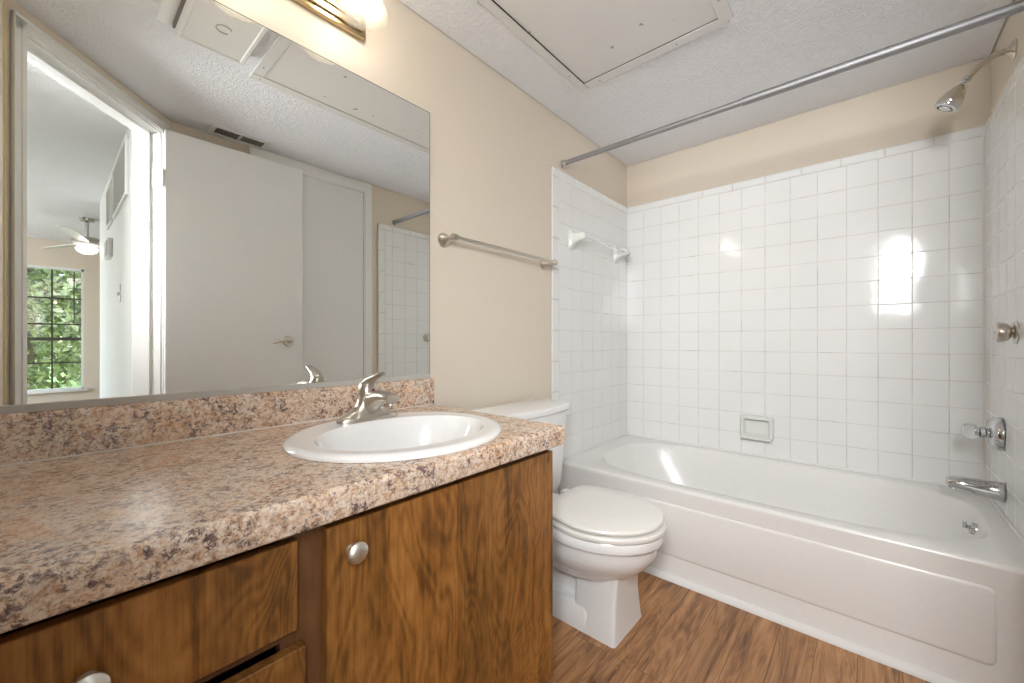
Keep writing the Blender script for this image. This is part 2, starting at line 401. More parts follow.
# corner caulk and base strip
bm = NBM(); prism(bm, [(0, YW+.010), (-.009, YW+.010), (-.006, YW+.016), (0, YW+.019)], HR, TOPT-.04); struct('trim_1', bm, M_caulk)
bm = NBM(); 
loft(bm, [[(-.7665, y, 0), (-.785, y, 0), (-.784, y, .008), (-.778, y, .017), (-.7665, y, .022)] for y in (-.001, YW+.012)])
struct('trim_2', bm, M_caulkw, True)
bm = NBM(); tube(bm, [(-.004, -.004, HR+.004), (-.004, YW+.014, HR+.004)], .006, 8); tube(bm, [(-.004, -.004, HR+.004), (-.765, -.004, HR+.004)], .006, 8); tube(bm, [(-.004, YW+.014, HR+.004), (-.765, YW+.014, HR+.004)], .006, 8)
struct('trim_3', bm, M_caulkw, True)

# ------------------------------------------------------------------ doorway frame and open door
d1 = link('door_1', (lambda b: (dbox(b, S0-.018, S0, -.113, .003, 0, ZD+.018), dbox(b, S1, S1+.018, -.113, .003, 0, ZD+.018), dbox(b, S0, S1, -.113, .003, ZD, ZD+.018), b)[-1])(NBM()), M_white, smooth=False); d1['kind'] = 'structure'
bm = NBM()
for n0, n1, s in ((.003, .014, 1), (-.113, -.124, -1)):
    for k, (w0, w1, th) in enumerate(((.004, .056, 1.0), (.010, .024, 1.45), (.044, .054, 1.35))):
        nn = n0 + (n1-n0)*th
        dbox(bm, max(S0-w1, .014), S0-w0, n0, nn, 0, ZD+w1, .002); dbox(bm, S1+w0, S1+w1, n0, nn, 0, ZD+w1, .002); dbox(bm, max(S0-w1, .014), S1+w1, n0, nn, ZD+w0, ZD+w1, .002)
link('casing', bm, M_white, d1, smooth=False)
bm = NBM()
dbox(bm, S0, S0+.011, -.075, -.040, 0, ZD); dbox(bm, S1-.011, S1, -.075, -.040, 0, ZD); dbox(bm, S0, S1, -.075, -.040, ZD-.011, ZD)
link('door_stop', bm, M_white, d1, smooth=False)
YS = -1.436
sl = link('door_slab', box(NBM(), (-2.066, YS, .012), (-1.424, YS-.034, 2.012), .0015, 1), M_door, d1, smooth=False)
for z in (1.77, .25):
    bm = NBM(); lathe(bm, (-2.074, YS-.004, z-.045), (0, 0, 1), [(.0065, 0), (.0065, .09)], 12)
    for q in range(1, 5): lathe(bm, (-2.074, YS-.004, z-.045+q*.018-.0006), (0, 0, 1), [(.0072, 0), (.0072, .0012)], 12)
    dbox(bm, S1-.003, S1+.0005, -.034, .002, z-.045, z+.045); box(bm, (-2.0665, YS-.002, z-.045), (-2.064, YS-.032, z+.045))
    link('hinge', bm, M_white, d1)
hx, hz = -1.502, .973
bm = NBM(); lathe(bm, (hx, YS, hz), (0, 1, 0), [(.033, 0), (.033, .004), (.030, .009), (.012, .011), (.010, .02), (.010, .045), (.0, .046)], 28)
hd = link('door_handle', bm, M_nickel, d1)
bm = NBM(); tube(bm, bez((hx, YS+.045, hz), (hx-.03, YS+.05, hz+.004), (hx-.06, YS+.048, hz+.004), (hx-.098, YS+.046, hz-.012)), [.009, .009, .0088, .0085, .008, .0078, .0075, .007, .007, .0068, .0066, .006, .004], 12)
link('lever', bm, M_nickel, hd)
bm = NBM(); box(bm, (-1.4242, YS-.006, hz-.03), (-1.4225, YS-.028, hz+.03)); tube(bm, [(-1.424, YS-.017, hz), (-1.416, YS-.017, hz)], [.008, .006], 10)
link('latch', bm, M_nickel, d1)

# closet door beside the alcove
d2 = link('door_2', box(NBM(), (-.990, YW-.006, .01), (-1.62, YW+.012, 2.010), .001, 1), M_door, smooth=False); d2['kind'] = 'structure'
bm = NBM(); y0, y1 = YW-.004, YW+.013
for (w0, w1, yy) in ((0, .060, y1), (.008, .052, y1+.004)):
    box(bm, (-.926-w0, y0, 0), (-.926-w1, yy, 2.012+w0), .001, 1); box(bm, (-1.684+w0, y0, 0), (-1.684+w1, yy, 2.012+w0), .001, 1); box(bm, (-.926-w0, y0, 2.090-w0), (-1.684+w0, yy, 2.012+w0), .001, 1)
link('casing', bm, M_white, d2, smooth=False)
for z in (1.78, .25):
    bm = NBM(); lathe(bm, (-.988, YW+.015, z-.04), (0, 0, 1), [(.005, 0), (.005, .08)], 10); link('hinge', bm, M_white, d2)
bm = NBM(); lathe(bm, (-1.56, YW+.012, .95), (0, 1, 0), [(.022, 0), (.01, .006), (.008, .02), (.0, .024)], 20); link('knob', bm, M_nickel, d2)

# ------------------------------------------------------------------ mirror
YM = -.006
bm = NBM(); box(bm, (XL+.003, .003, .853), (-1.562, YM, 1.770))
mr = link('vanity_mirror', bm, M_mirror, smooth=False)
tag(mr, 'large frameless wall mirror above the speckled worktop', 'mirror')
bm = NBM()
for (a0, a1) in (((XL+.003, .003, .8425), (-1.562, -.012, .857)),): box(bm, a0, a1, .001, 1)
link('bottom_channel', bm, M_grille, mr, smooth=False)
bm = NBM(); box(bm, (XL+.003, .003, 1.770), (-1.5615, YM-.0004, 1.7716)); box(bm, (-1.562, .003, .855), (-1.5605, YM-.0004, 1.7716)); link('edge', bm, plain('dark_mirror_edge', hexc(90, 92, 84), .4), mr, smooth=False)

# ------------------------------------------------------------------ vanity cabinet
XR = -1.577; YF = -.527
vc = thing('vanity_cabinet', 'brown wood-veneer bathroom cabinet under the speckled worktop', 'cabinet', (-2.05, -.27, 0))
bm = NBM(); box(bm, (XL+.003, 0, .09), (XL+.02, YF+.01, .7022)); box(bm, (XR-.016, 0, 0), (XR, YF, .7022)); box(bm, (XL+.02, -.01, .09), (XR-.016, -.02, .70)); box(bm, (XL+.02, -.02, .09), (XR-.016, YF+.02, .105)); box(bm, (XL+.003, YF+.07, 0), (XR-.016, YF+.085, .095))
link('body', bm, M_frame, vc, smooth=False)
bm = NBM(); box(bm, (XL+.003, YF+.018, .6955), (XR-.0, YF, .7022)); box(bm, (XL+.003, YF+.018, .09), (XR, YF, .13)); box(bm, (-2.222, YF+.018, .13), (-2.15, YF-.0005, .6955)); box(bm, (XL+.003, YF+.018, .13), (-2.50, YF, .6955)); box(bm, (XR-.03, YF+.018, .13), (XR, YF, .6955)); box(bm, (-2.50, YF+.018, .54), (-2.222, YF, .56)); box(bm, (-2.50, YF+.018, .33), (-2.222, YF, .35))
link('face_frame', bm, M_frame, vc, smooth=False)
YD = YF-.018
def knob(parent, x, z, lab=None):
    bm = NBM(); lathe(bm, (x, YD, z), (0, -1, 0), [(.010, 0), (.009, .003), (.006, .006), (.0065, .011), (.013, .013), (.0165, .016), (.0168, .020), (.014, .0235), (.007, .0255), (0, .026)], 28)
    return link('knob', bm, M_satin, parent)
dr = link('door', box(NBM(), (-2.163, YF-.0005, .105), (XR-.002, YD, .688), .0012, 1), M_wood, vc, smooth=False)
knob(dr, -2.123, .643)
for z0, z1 in ((.558, .686), (.345, .530), (.115, .318)):
    q = link('drawer_front', box(NBM(), (-2.525, YF-.0005, z0), (-2.204 if z0 > .5 else -2.193, YD, z1), .0012, 1), M_wood2, vc, smooth=False)
    knob(q, -2.413, (z0+z1)/2-.006)

# ------------------------------------------------------------------ worktop with backsplash
ZT = .752
sink_c = (-1.885, -.322); SA, SB = .250, .228
def ell(a_, b_, z, n=64, c=sink_c): return [(c[0]+a_*cos(2*pi*i/n), c[1]+b_*sin(2*pi*i/n), z) for i in range(n)]
ct = thing('countertop', 'granite-look speckled laminate worktop with rounded front edge', 'countertop', (-2.05, -.28, .714))
# cross-section swept along x: with a hole for the sink in the flat part
bm = NBM()
X0, X1 = XL+.003, -1.557
prof = [(-.52, ZT)]
r = .011
for k in range(0, 9):
    t = pi/2*k/8; prof.append((-.567+r-r*sin(t), ZT-r+r*cos(t)))
for k in range(1, 6):
    t = pi/2*k/5; prof.append((-.567+.008-.008*cos(t), .703+.008-.008*sin(t)))
prof += [(-.533, .703), (-.533, .714)]
# flat top with an elliptical hole
def flat_ring(z):
    n = 64; o = []
    cx, cy = sink_c; xr, xl, yt, yb = X1-cx, X0-cx, -.0-cy, -.52-cy
    for i in range(n):
        t = 2*pi*i/n; dx, dy = cos(t), sin(t); k = 1e9
        if dx > 1e-9: k = min(k, xr/dx)
        if dx < -1e-9: k = min(k, xl/dx)
        if dy > 1e-9: k = min(k, yt/dy)
        if dy < -1e-9: k = min(k, yb/dy)
        o.append((cx+dx*k, cy+dy*k, z))
    for cxn, cyn in ((X1, 0), (X1, -.52), (X0, 0), (X0, -.52)):   # snap nearest ring point to corner
        j = min(range(n), key=lambda q: (o[q][0]-cxn)**2+(o[q][1]-cyn)**2); o[j] = (cxn, cyn, z)
    return o
yin = [-.52]
R = loft(bm, [flat_ring(.714), flat_ring(ZT), ell(.226, .192, ZT), ell(.226, .192, .714), ], cap0=False, cap1=False)
for i in range(64): bm.faces.new((R[3][i], R[3][(i+1) % 64], R[0][(i+1) % 64], R[0][i]))
nx = 2
loft(bm, [[(x, y, z) for y, z in prof] for x in (X0, X1)])
ctop = link('worktop', bm, M_lam, ct)
bm = NBM()
zb = .8425; pr = [(0, ZT-.001), (-.021, ZT-.001), (-.021, zb-.006), (-.0195, zb-.002), (-.016, zb), (0, zb)]
loft(bm, [[(x, y+.003, z) for y, z in pr] for x in (X0, -1.556)] + [[(-1.551, y*.9+.0015, ZT-.001+(z-ZT+.001)*.985) for y, z in pr]])
link('backsplash', bm, M_lam, ct)
bm = NBM(); tube(bm, [(X0, -.020, ZT+.001), (-1.557, -.020, ZT+.001)], .0022, 6); link('caulk_line', bm, M_caulk, ct)

# ------------------------------------------------------------------ sink
bm = NBM(); c = sink_c
prs = [(1.0, .001), (1.0, .006), (.985, .010), (.955, .0125), (.925, .013), (.905, .0125)]
rings = [ell(SA*k, SB*k, ZT+h) for k, h in prs]
bc = (c[0], c[1]-.018)
def e2(ax, by, z, cy=None): return ell(ax, by, z, 64, (c[0], c[1] if cy is None else cy))
rings += [e2(.203, .158, ZT+.012, c[1]-.022), e2(.196, .151, ZT+.006, c[1]-.022), e2(.186, .142, ZT-.012, c[1]-.022), e2(.172, .130, ZT-.045, c[1]-.020), e2(.150, .112, ZT-.085, c[1]-.016), e2(.115, .085, ZT-.118, c[1]-.012), e2(.07, .052, ZT-.134, c[1]-.010), e2(.024, .024, ZT-.139, c[1]-.01)]
loft(bm, rings, cap0=False, cap1=False)
# outer underside
loft(bm, [rings[0], e2(.222, .188, ZT+.001), e2(.19, .150, ZT-.05, c[1]-.018), e2(.13, .1, ZT-.125, c[1]-.012), e2(.024, .024, ZT-.15, c[1]-.01), e2(.024, .024, ZT-.139, c[1]-.01)], cap0=False, cap1=False)
bmesh.ops.remove_doubles(bm, verts=bm.verts[:], dist=.0001)
sk = link('bathroom_sink', bm, M_porc); tag(sk, 'white oval drop-in sink set in the speckled worktop', 'sink')
bm = NBM(); lathe(bm, (c[0], c[1]-.01, ZT-.141), (0, 0, 1), [(.0, 0), (.023, 0), (.023, .003), (.016, .005), (.015, .002), (0, .002)], 28)
link('drain', bm, M_chrome, sk)

# ------------------------------------------------------------------ faucet
fx, fy, fz = -1.880, -.160, ZT+.0125
fc = thing('sink_faucet', 'brushed nickel single-handle faucet on the white oval sink', 'faucet', (fx, fy, fz))
def sup(ax, by, z, cx=fx, cy=fy, p=2.6, n=40):
    o = []
    for i in range(n):
        t = 2*pi*i/n; cc, ss = cos(t), sin(t)
        o.append((cx+ax*abs(cc)**(2/p)*(1 if cc > 0 else -1), cy+by*abs(ss)**(2/p)*(1 if ss > 0 else -1), z))
    return o
bm = NBM()
loft(bm, [sup(.084, .027, fz), sup(.084, .027, fz+.006), sup(.078, .025, fz+.012), sup(.062, .023, fz+.018), sup(.044, .022, fz+.028), sup(.033, .022, fz+.042), sup(.027, .022, fz+.056), sup(.025, .022, fz+.064)])
link('body', bm, M_nickel, fc)
bm = NBM()
pts = bez((fx, fy+.005, fz+.032), (fx, fy-.035, fz+.060), (fx, fy-.075, fz+.072), (fx, fy-.118, fz+.064), 14)
rings = []
for i, p in enumerate(pts):
    t = i/14; w = .023 - .004*t; h = .030-.019*t
    d = (pts[min(i+1, 14)]-pts[max(i-1, 0)]).normalized(); up = Vector((1, 0, 0)).cross(d)
    if up.z < 0: up = -up
    rings.append([p + Vector((1, 0, 0))*w*cos(2*pi*k/20) + up*h*sin(2*pi*k/20) for k in range(20)])
loft(bm, rings)
lathe(bm, (fx, fy-.104, fz+.066), (0, -.12, -1), [(.011, 0), (.011, .018), (.009, .019), (.0, .019)], 20)
link('spout', bm, M_nickel, fc)
bm = NBM()
loft(bm, [sup(.024, .022, fz+.064), sup(.025, .023, fz+.068), sup(.025, .024, fz+.080, cy=fy+.002), sup(.020, .021, fz+.095, cy=fy+.004), sup(.012, .014, fz+.104, cy=fy+.004), sup(.003, .003, fz+.107, cy=fy+.004)])
rings = []
pts = bez((fx, fy+.010, fz+.080), (fx, fy-.002, fz+.108), (fx, fy-.028, fz+.110), (fx, fy-.066, fz+.126), 12)
for i, p in enumerate(pts):
    t = i/12; w = .023 - .013*t; h = .015-.0115*t
    d = (pts[min(i+1, 12)]-pts[max(i-1, 0)]).normalized(); up = Vector((1, 0, 0)).cross(d)
    rings.append([p + Vector((1, 0, 0))*w*cos(2*pi*k/16) + up*h*sin(2*pi*k/16) for k in range(16)])
loft(bm, rings)
hn = link('handle', bm, M_nickel, fc)
bm = NBM(); lathe(bm, (fx+.002, fy-.0215, fz+.078), (0, -1, 0), [(.0045, 0), (.0045, .002), (.003, .003), (0, .003)], 14); link('hot_cold_dot', bm, M_red, hn)['label'] = 'small red index dot'

# ------------------------------------------------------------------ toilet
tx = -1.190
tl = thing('toilet', 'white two-piece toilet with closed lid between cabinet and bathtub', 'toilet', (tx, -.35, 0))
def egg(w, yb, yf, z, wb=None, n=56, p=2.0, cx=tx):
    """closed outline, rear narrower"""
    ym = yb + (yf-yb)*.45; o = []
    wb = w*.75 if wb is None else wb
    for i in range(n):
        t = 2*pi*i/n; cc, ss = cos(t), sin(t)
        if ss <= 0:      # front half
            o.append((cx+w*cc, ym+(ym-yf)*ss, z))
        else:
            # rear: superellipse squared-off, width falling to wb
            e = 2/(3.6 if p < 3 else p)
            yy = (yb-ym)*abs(ss)**e; xx = abs(cc)**e*(1 if cc > 0 else -1)
            f = yy/(yb-ym); o.append((cx+xx*(w+(wb-w)*f**1.5), ym+yy, z))
    return o
LZ = .392
# bowl: rim down to the neck
bm = NBM()
R0 = [egg(.150, -.27, -.640, 0.3690), egg(.176, -.25, -.668, 0.3670), egg(.182, -.245, -.675, 0.3600), egg(.184, -.245, -.677, 0.3390), egg(.181, -.245, -.673, 0.3310), egg(.172, -.245, -.663, 0.3260), egg(.168, -.245, -.658, 0.3050),
      egg(.166, -.24, -.655, .288), egg(.156, -.235, -.640, .262), egg(.138, -.23, -.615, .235), egg(.116, -.23, -.585, .212), egg(.098, -.23, -.560, .196), egg(.085, -.24, -.54, .18)]
loft(bm, [egg(.13, -.29, -.61, 0.3000)] + R0)
# shelf behind the bowl that carries the tank
loft(bm, [[(tx+sx*w, y, z) for sx, y in ((-1, -.05), (1, -.05), (1, -.30), (-1, -.30))] for w, z in ((.10, .20), (.115, .27), (.125, .335), (.125, .345))])
bw = link('bowl', bm, M_porc, tl)
# pedestal: angular front column plus low foot with the trapway behind
bm = NBM(); px = -1.158
def rect(x0, x1, y0, y1, z, r=.012):
    o = []
    for (cx, cy, a0) in ((x1-r, y1-r, 0), (x0+r, y1-r, 90), (x0+r, y0+r, 180), (x1-r, y0+r, 270)):
        for k in range(5):
            t = radians(a0+k*22.5); o.append((cx+r*cos(t), cy+r*sin(t), z))
    return o
loft(bm, [rect(px-.107, px+.107, -.558, -.40, 0), rect(px-.104, px+.104, -.556, -.40, .02), rect(px-.092, px+.090, -.552, -.40, .11), rect(px-.088, px+.085, -.556, -.40, .19), rect(px-.09, px+.085, -.565, -.39, .23)])
loft(bm, [rect(px-.106, px+.106, -.455, -.09, 0), rect(px-.105, px+.105, -.455, -.09, .060), rect(px-.092, px+.092, -.45, -.10, .085)])
loft(bm, [rect(px-.062, px+.062, -.44, -.12, .05, .02), rect(px-.062, px+.062, -.44, -.12, .22, .02), rect(px-.09, px+.09, -.44, -.12, .30, .02)])
link('pedestal', bm, M_porc, tl)
for sx in (-1, 1):
    bm = NBM(); lathe(bm, (px+sx*.085, -.30, .070), (0, 0, 1), [(.014, 0), (.014, .006), (.009, .015), (0, .018)], 20); link('bolt_cap', bm, M_porc, tl)
bm = NBM()
loft(bm, [egg(.184, -.285, -.678, 0.3690, .13, p=9), egg(.189, -.28, -.683, 0.3720, .14, p=9), egg(.190, -.28, -.684, 0.3810, .14, p=9), egg(.186, -.283, -.680, 0.3870, .135, p=9), egg(.17, -.30, -.66, 0.3885, .12, p=9)])
link('seat_ring', bm, M_seat, tl)
bm = NBM()
loft(bm, [egg(.178, -.31, -.668, 0.3915, .125, p=9), egg(.184, -.302, -.674, 0.3930, .136, p=9), egg(.186, -.30, -.676, 0.4000, .140, p=9), egg(.183, -.303, -.673, 0.4060, .137, p=9), egg(.172, -.312, -.660, 0.4095, .126, p=9), egg(.10, -.36, -.58, 0.4115, .07, p=9)])
link('seat_lid', bm, M_seat, tl)
for sx in (-1, 1):
    bm = NBM(); box(bm, (tx+sx*.075-.018, -.262, .350), (tx+sx*.075+.018, -.300, .396), .006); link('hinge', bm, M_seat, tl)
# tank
def rrect(hw, y0, y1, z, bow=0.0, r=.03, cx=-1.180):
    o = []
    for (cx_, cy_, a0, rr) in ((cx+hw-r*.6, y0-r*.6, 0, r*.6), (cx-hw+r*.6, y0-r*.6, 90, r*.6), (cx-hw+r, y1+r, 180, r), (cx+hw-r, y1+r, 270, r)):
        for k in range(7):
            t = radians(a0+k*15); o.append((cx_+rr*cos(t), cy_+rr*sin(t), z))
    # insert bowed front points
    f = [(cx-hw+r+(2*hw-2*r)*k/8, y1-bow*sin(pi*k/8), z) for k in range(1, 8)]
    return o[:21] + f + o[21:]
bm = NBM()
loft(bm, [rrect(.165, -.035, -.175, .345), rrect(.185, -.03, -.185, .37, .008), rrect(.197, -.028, -.192, .50, .010), rrect(.205, -.025, -.197, .665, .012), rrect(.205, -.025, -.197, .679, .012)])
tk = link('tank', bm, M_porc, tl)
bm = NBM()
loft(bm, [rrect(.208, -.022, -.203, .679, .012), rrect(.216, -.018, -.210, .686, .014), rrect(.218, -.016, -.212, .700, .015), rrect(.214, -.02, -.208, .710, .014), rrect(.19, -.045, -.185, .7155, .01)])
link('tank_lid', bm, M_porc, tl)
bm = NBM(); lathe(bm, (tx-.15, -.205, .62), (0, -1, 0), [(.014, 0), (.014, .006), (.008, .01), (0, .012)], 18); tube(bm, [(tx-.15, -.214, .62), (tx-.10, -.222, .612), (tx-.075, -.222, .608)], [.006, .006, .004], 10); link('flush_lever', bm, M_chrome, tl)
bm = NBM(); tube(bm, bez((tx+.16, -.02, .16), (tx+.16, -.09, .16), (tx+.15, -.10, .25), (tx+.14, -.10, .36)), .005, 10); lathe(bm, (tx+.16, -.001, .16), (0, -1, 0), [(.022, 0), (.022, .004), (.008, .008), (.008, .02), (.012, .022), (.012, .04), (0, .042)], 18)
link('supply_line', bm, M_chrome, tl)

# ------------------------------------------------------------------ bathtub
bt = thing('bathtub', 'white alcove bathtub with raised front panel against the tiled walls', 'bathtub', (-.383, -.75, 0))
YE = YW+.012; TW = .7665
def outer(z, inset=0.0, r=.004, n=96):
    x0, x1, y0, y1 = -TW+inset, -.001, YE, -.001
    return x0, x1, y0, y1
def sup2(cx, cy, a_, b_, z, p=3.6, n=96, egg_=0.0):
    o = []
    for i in range(n):
        t = 2*pi*i/n; cc, ss = cos(t), sin(t)
        o.append((cx+a_*abs(cc)**(2/p)*(1 if cc > 0 else -1), cy+b_*abs(ss)**(2/p)*(1 if ss > 0 else -1), z))
    return o
def rect_ring(x0, x1, y0, y1, z, src, c):
    """outer rectangle points radially matched to the basin ring src"""
    o = []
    for (x, y, _) in src:
        dx, dy = x-c[0], y-c[1]; k = 1e9
        if dx > 1e-9: k = min(k, (x1-c[0])/dx)
        if dx < -1e-9: k = min(k, (x0-c[0])/dx)
        if dy > 1e-9: k = min(k, (y1-c[1])/dy)
        if dy < -1e-9: k = min(k, (y0-c[1])/dy)
        o.append((c[0]+dx*k, c[1]+dy*k, z))
    for X, Y in ((x0, y0), (x1, y0), (x0, y1), (x1, y1)):
        j = min(range(len(o)), key=lambda q: (o[q][0]-X)**2+(o[q][1]-Y)**2); o[j] = (X, Y, z)
    return o
bcx, bcy = -.375, -.775
ba, bb = .322, .668
r_in = sup2(bcx, bcy, ba, bb, HR-.004)
c0 = (bcx, bcy)
rings = [rect_ring(-TW, -.001, YE, -.001, z, r_in, c0) for z in (HR-.012,)]
rings += [rect_ring(-TW+i, -.001, YE, -.001, z, r_in, c0) for i, z in ((.0012, HR-.007), (.004, HR-.003), (.009, HR-.0005), (.014, HR))]
rings += [sup2(bcx, bcy, ba+.012, bb+.012, HR-.001), sup2(bcx, bcy, ba+.006, bb+.006, HR-.003), sup2(bcx, bcy, ba, bb, HR-.010), sup2(bcx, bcy-.002, ba-.006, bb-.007, HR-.025),
          sup2(bcx, bcy-.012, ba-.022, bb-.035, HR-.09), sup2(bcx, bcy-.03, ba-.045, bb-.085, HR-.19), sup2(bcx, bcy-.04, ba-.07, bb-.13, HR-.26), sup2(bcx, bcy-.045, ba-.12, bb-.19, HR-.30), sup2(bcx, bcy-.05, ba-.22, bb-.36, HR-.31), sup2(bcx, bcy-.05, .02, .04, HR-.312)]
bm = NBM(); loft(bm, rings, cap0=False, cap1=True)
link('basin', bm, M_tub, bt)
# apron: thick front skirt with raised rounded panel
bm = NBM()
loft(bm, [[(-TW, y, HR-.012), (-TW+.0005, y, HR-.030), (-TW+.0025, y, HR-.040), (-TW+.005, y, .035), (-TW+.003, y, .028), (-TW, y, 0), (-TW+.03, y, 0), (-TW+.03, y, HR-.012)] for y in (-.001, YE)])
ap = link('apron', bm, M_tub, bt)
bm = NBM()
def pan(y0, y1, z0, z1, x, r):
    o = []
    for (cy, cz, a0) in ((y1-r, z1-r, 0), (y0+r, z1-r, 90), (y0+r, z0+r, 180), (y1-r, z0+r, 270)):
        for k in range(7):
            t = radians(a0+k*15); o.append((x, cy+r*cos(t), cz+r*sin(t)))
    return o
PX = -TW+.005
loft(bm, [pan(YE+.088, -.41, .094, .308, PX+.004, .02), pan(YE+.088, -.41, .094, .308, PX-.001, .02), pan(YE+.091, -.413, .097, .305, PX-.0045, .018), pan(YE+.098, -.42, .104, .298, PX-.006, .014)])
link('raised_panel', bm, M_tub, ap)
# ------------------------------------------------------------------ bath fittings
ov = NBM(); lathe(ov, (-.362, -1.428, .333), (0, 1, .2), [(.020, -.012), (.020, .004), (.017, .008), (.008, .010), (.007, .014), (0, .015)], 28); box(ov, (-.366, -1.414, .330), (-.358, -1.404, .352), .002)
link('overflow_plate', ov, M_chrome, bt)
bm = NBM(); lathe(bm, (-.36, -1.20, HR-.3115), (0, 0, 1), [(.03, -.003), (.03, .001), (.02, .003), (0, .002)], 24); link('drain', bm, M_chrome, bt)

YT = YW+.0125
sp = thing('tub_spout', 'chrome tub spout on the tiled wall above the bath rim', 'spout', (-.298, YT, .458))
bm = NBM()
rings = []
prf = [(0, .0245, .0255, .0), (.004, .026, .027, 0), (.02, .024, .0235, .001), (.06, .022, .0225, .003), (.10, .020, .0195, .007), (.125, .0185, .0165, .009), (.137, .0155, .013, .009), (.141, .009, .008, .009)]
for d, w, h, dz in [(d*.96, w*1.28, h*1.28, dz) for d, w, h, dz in prf]:
    rings.append([(-.298+w*cos(2*pi*k/24), YT+d, .458+dz+h*sin(2*pi*k/24)) for k in range(24)])
loft(bm, rings)
loft(bm, [[(-.298+.016*cos(2*pi*k/20), YT+.118+.0135*sin(2*pi*k/20), z) for k in range(20)] for z in (.470, .4465)])
link('body', bm, M_chrome, sp)
bm = NBM(); loft(bm, [[(-.298+.011*cos(2*pi*k/20), YT+.118+.0105*sin(2*pi*k/20), z) for k in range(20)] for z in (.4467, .4455)]); link('outlet', bm, plain('rusty_outlet', hexc(120, 80, 50), .6), sp)['label'] = 'dark rusty spout mouth'

vx, vz = -.262, .650
vv = thing('tub_valve', 'chrome round tub valve with clear acrylic knob above the spout', 'valve', (vx, YT, vz))
bm = NBM(); lathe(bm, (vx, YT, vz), (0, 1, 0), [(.056, 0), (.058, .003), (.057, .012), (.050, .022), (.040, .028), (.022, .030), (0, .030)], 36); link('escutcheon', bm, M_chrome, vv)
bm = NBM(); lathe(bm, (vx, YT+.02, vz), (0, 1, 0), [(.016, 0), (.016, .014), (.020, .018), (.020, .028), (.012, .032), (.012, .044), (0, .045)], 24); link('stem', bm, M_chrome, vv)
bm = NBM(); lathe(bm, (vx, YT+.055, vz), (0, 1, 0), [(0, 0), (.020, .001), (.025, .008), (.026, .022), (.022, .034), (.012, .037), (0, .037)], 40, mod=lambda t, h: 1+.05*cos(8*t)); link('knob', bm, M_acr, vv)['label'] = 'clear faceted acrylic knob'

# shower arm and head
sx_, sz_ = -.348, 1.932
sh = thing('shower_head', 'nickel shower head on a bent arm above the tiled wall', 'shower head', (sx_, YW-.004, sz_))
bm = NBM(); lathe(bm, (sx_, YW-.004, sz_), (0, 1, 0), [(.031, 0), (.031, .004), (.024, .010), (.014, .014), (.011, .022), (0, .023)], 28); link('flange', bm, M_nickel2, sh)
bm = NBM(); tube(bm, bez((sx_, YW+.01, sz_), (sx_, YW+.045, sz_+.004), (sx_, YW+.06, sz_-.006), (sx_, YW+.102, sz_-.052), 14), .0095, 16); link('arm', bm, M_nickel2, sh)
e = Vector((sx_, YW+.102, sz_-.052)); ax = Vector((0, .50, -.80)).normalized()
bm = NBM(); lathe(bm, e-ax*.004, ax, [(.010, 0), (.012, .002), (.012, .012), (.009, .014), (.009, .018), (.012, .022), (.009, .028), (0, .029)], 20); link('ball_joint', bm, M_chrome, sh)
bm = NBM(); lathe(bm, e+ax*.022, ax, [(.008, 0), (.014, .004), (.022, .018), (.029, .035), (.034, .052), (.035, .062), (.033, .066), (0, .066)], 32); hdp = link('head_shell', bm, M_nickel2, sh)
bm = NBM(); lathe(bm, e+ax*.086, ax, [(.033, 0), (.034, .006), (.031, .012), (.024, .014), (.023, .009), (.018, .009), (.017, .015), (.010, .017), (0, .017)], 32, mod=lambda t, h: 1+.02*cos(12*t)); link('spray_face', bm, M_chrome, sh)

# shower curtain rod
p0, p1 = Vector((-.737, -.004, 1.864)), Vector((-.737, YW-.002, 1.862))
cr = thing('shower_curtain_rod', 'bare round metal shower rod spanning the alcove under the ceiling', 'curtain rod', p0)
bm = NBM(); tube(bm, [p0, p0*.45+p1*.55], .0115, 20); tube(bm, [p0*.47+p1*.53, p1], .0148, 20); link('rod', bm, M_steel, cr)
for p, dd in ((p0, -1), (p1, 1)):
    bm = NBM(); lathe(bm, p, (0, dd, 0), [(.019, 0), (.019, .006), (.016, .012), (.0145, .022), (0, .022)], 24); link('end_cap', bm, M_chrome, cr)

# ------------------------------------------------------------------ towel bars
def towel_bar(name, label, x0, x1, ywall, dirn, z):
    g = thing(name, label, 'towel bar', ((x0+x1)/2, ywall, z))
    yb = ywall + dirn*.065
    bm = NBM(); tube(bm, [(x0, yb, z), (x1, yb, z)], .0068, 16); link('bar', bm, M_nickel, g)
    for x, s in ((x0, -1), (x1, 1)):
        bm = NBM(); lathe(bm, (x, ywall, z), (0, dirn, 0), [(.027, 0), (.027, .004), (.025, .010), (.018, .020), (.011, .030), (.010, .045), (.0115, .055), (.013, .062), (.013, .068), (.010, .075), (0, .077)], 28)
        lathe(bm, (x-s*.012, yb, z), (s, 0, 0), [(.010, 0), (.0125, .003), (.0125, .022), (.010, .026), (0, .027)], 24)
        link('post', bm, M_nickel, g)
    return g
towel_bar('towel_bar', 'brushed nickel towel bar on the beige wall above the toilet', -1.492, -.885, 0.004, -1, 1.340)
wk = thing('wall_knob', 'brushed metal knob on a short stem at the right picture edge', 'knob', (-.445, YW+.0105, 1.0))
bm = NBM(); lathe(bm, (-.445, YW+.0105, 1.0), (0, 1, 0), [(.036, 0), (.036, .003), (.030, .007), (.020, .009), (0, .009)], 32); link('flange', bm, M_nickel, wk)
bm = NBM(); lathe(bm, (-.445, YW+.016, 1.002), (0, 1, 0), [(.017, 0), (.016, .006), (.018, .010), (0, .010)], 24); link('stem', bm, M_nickel, wk)
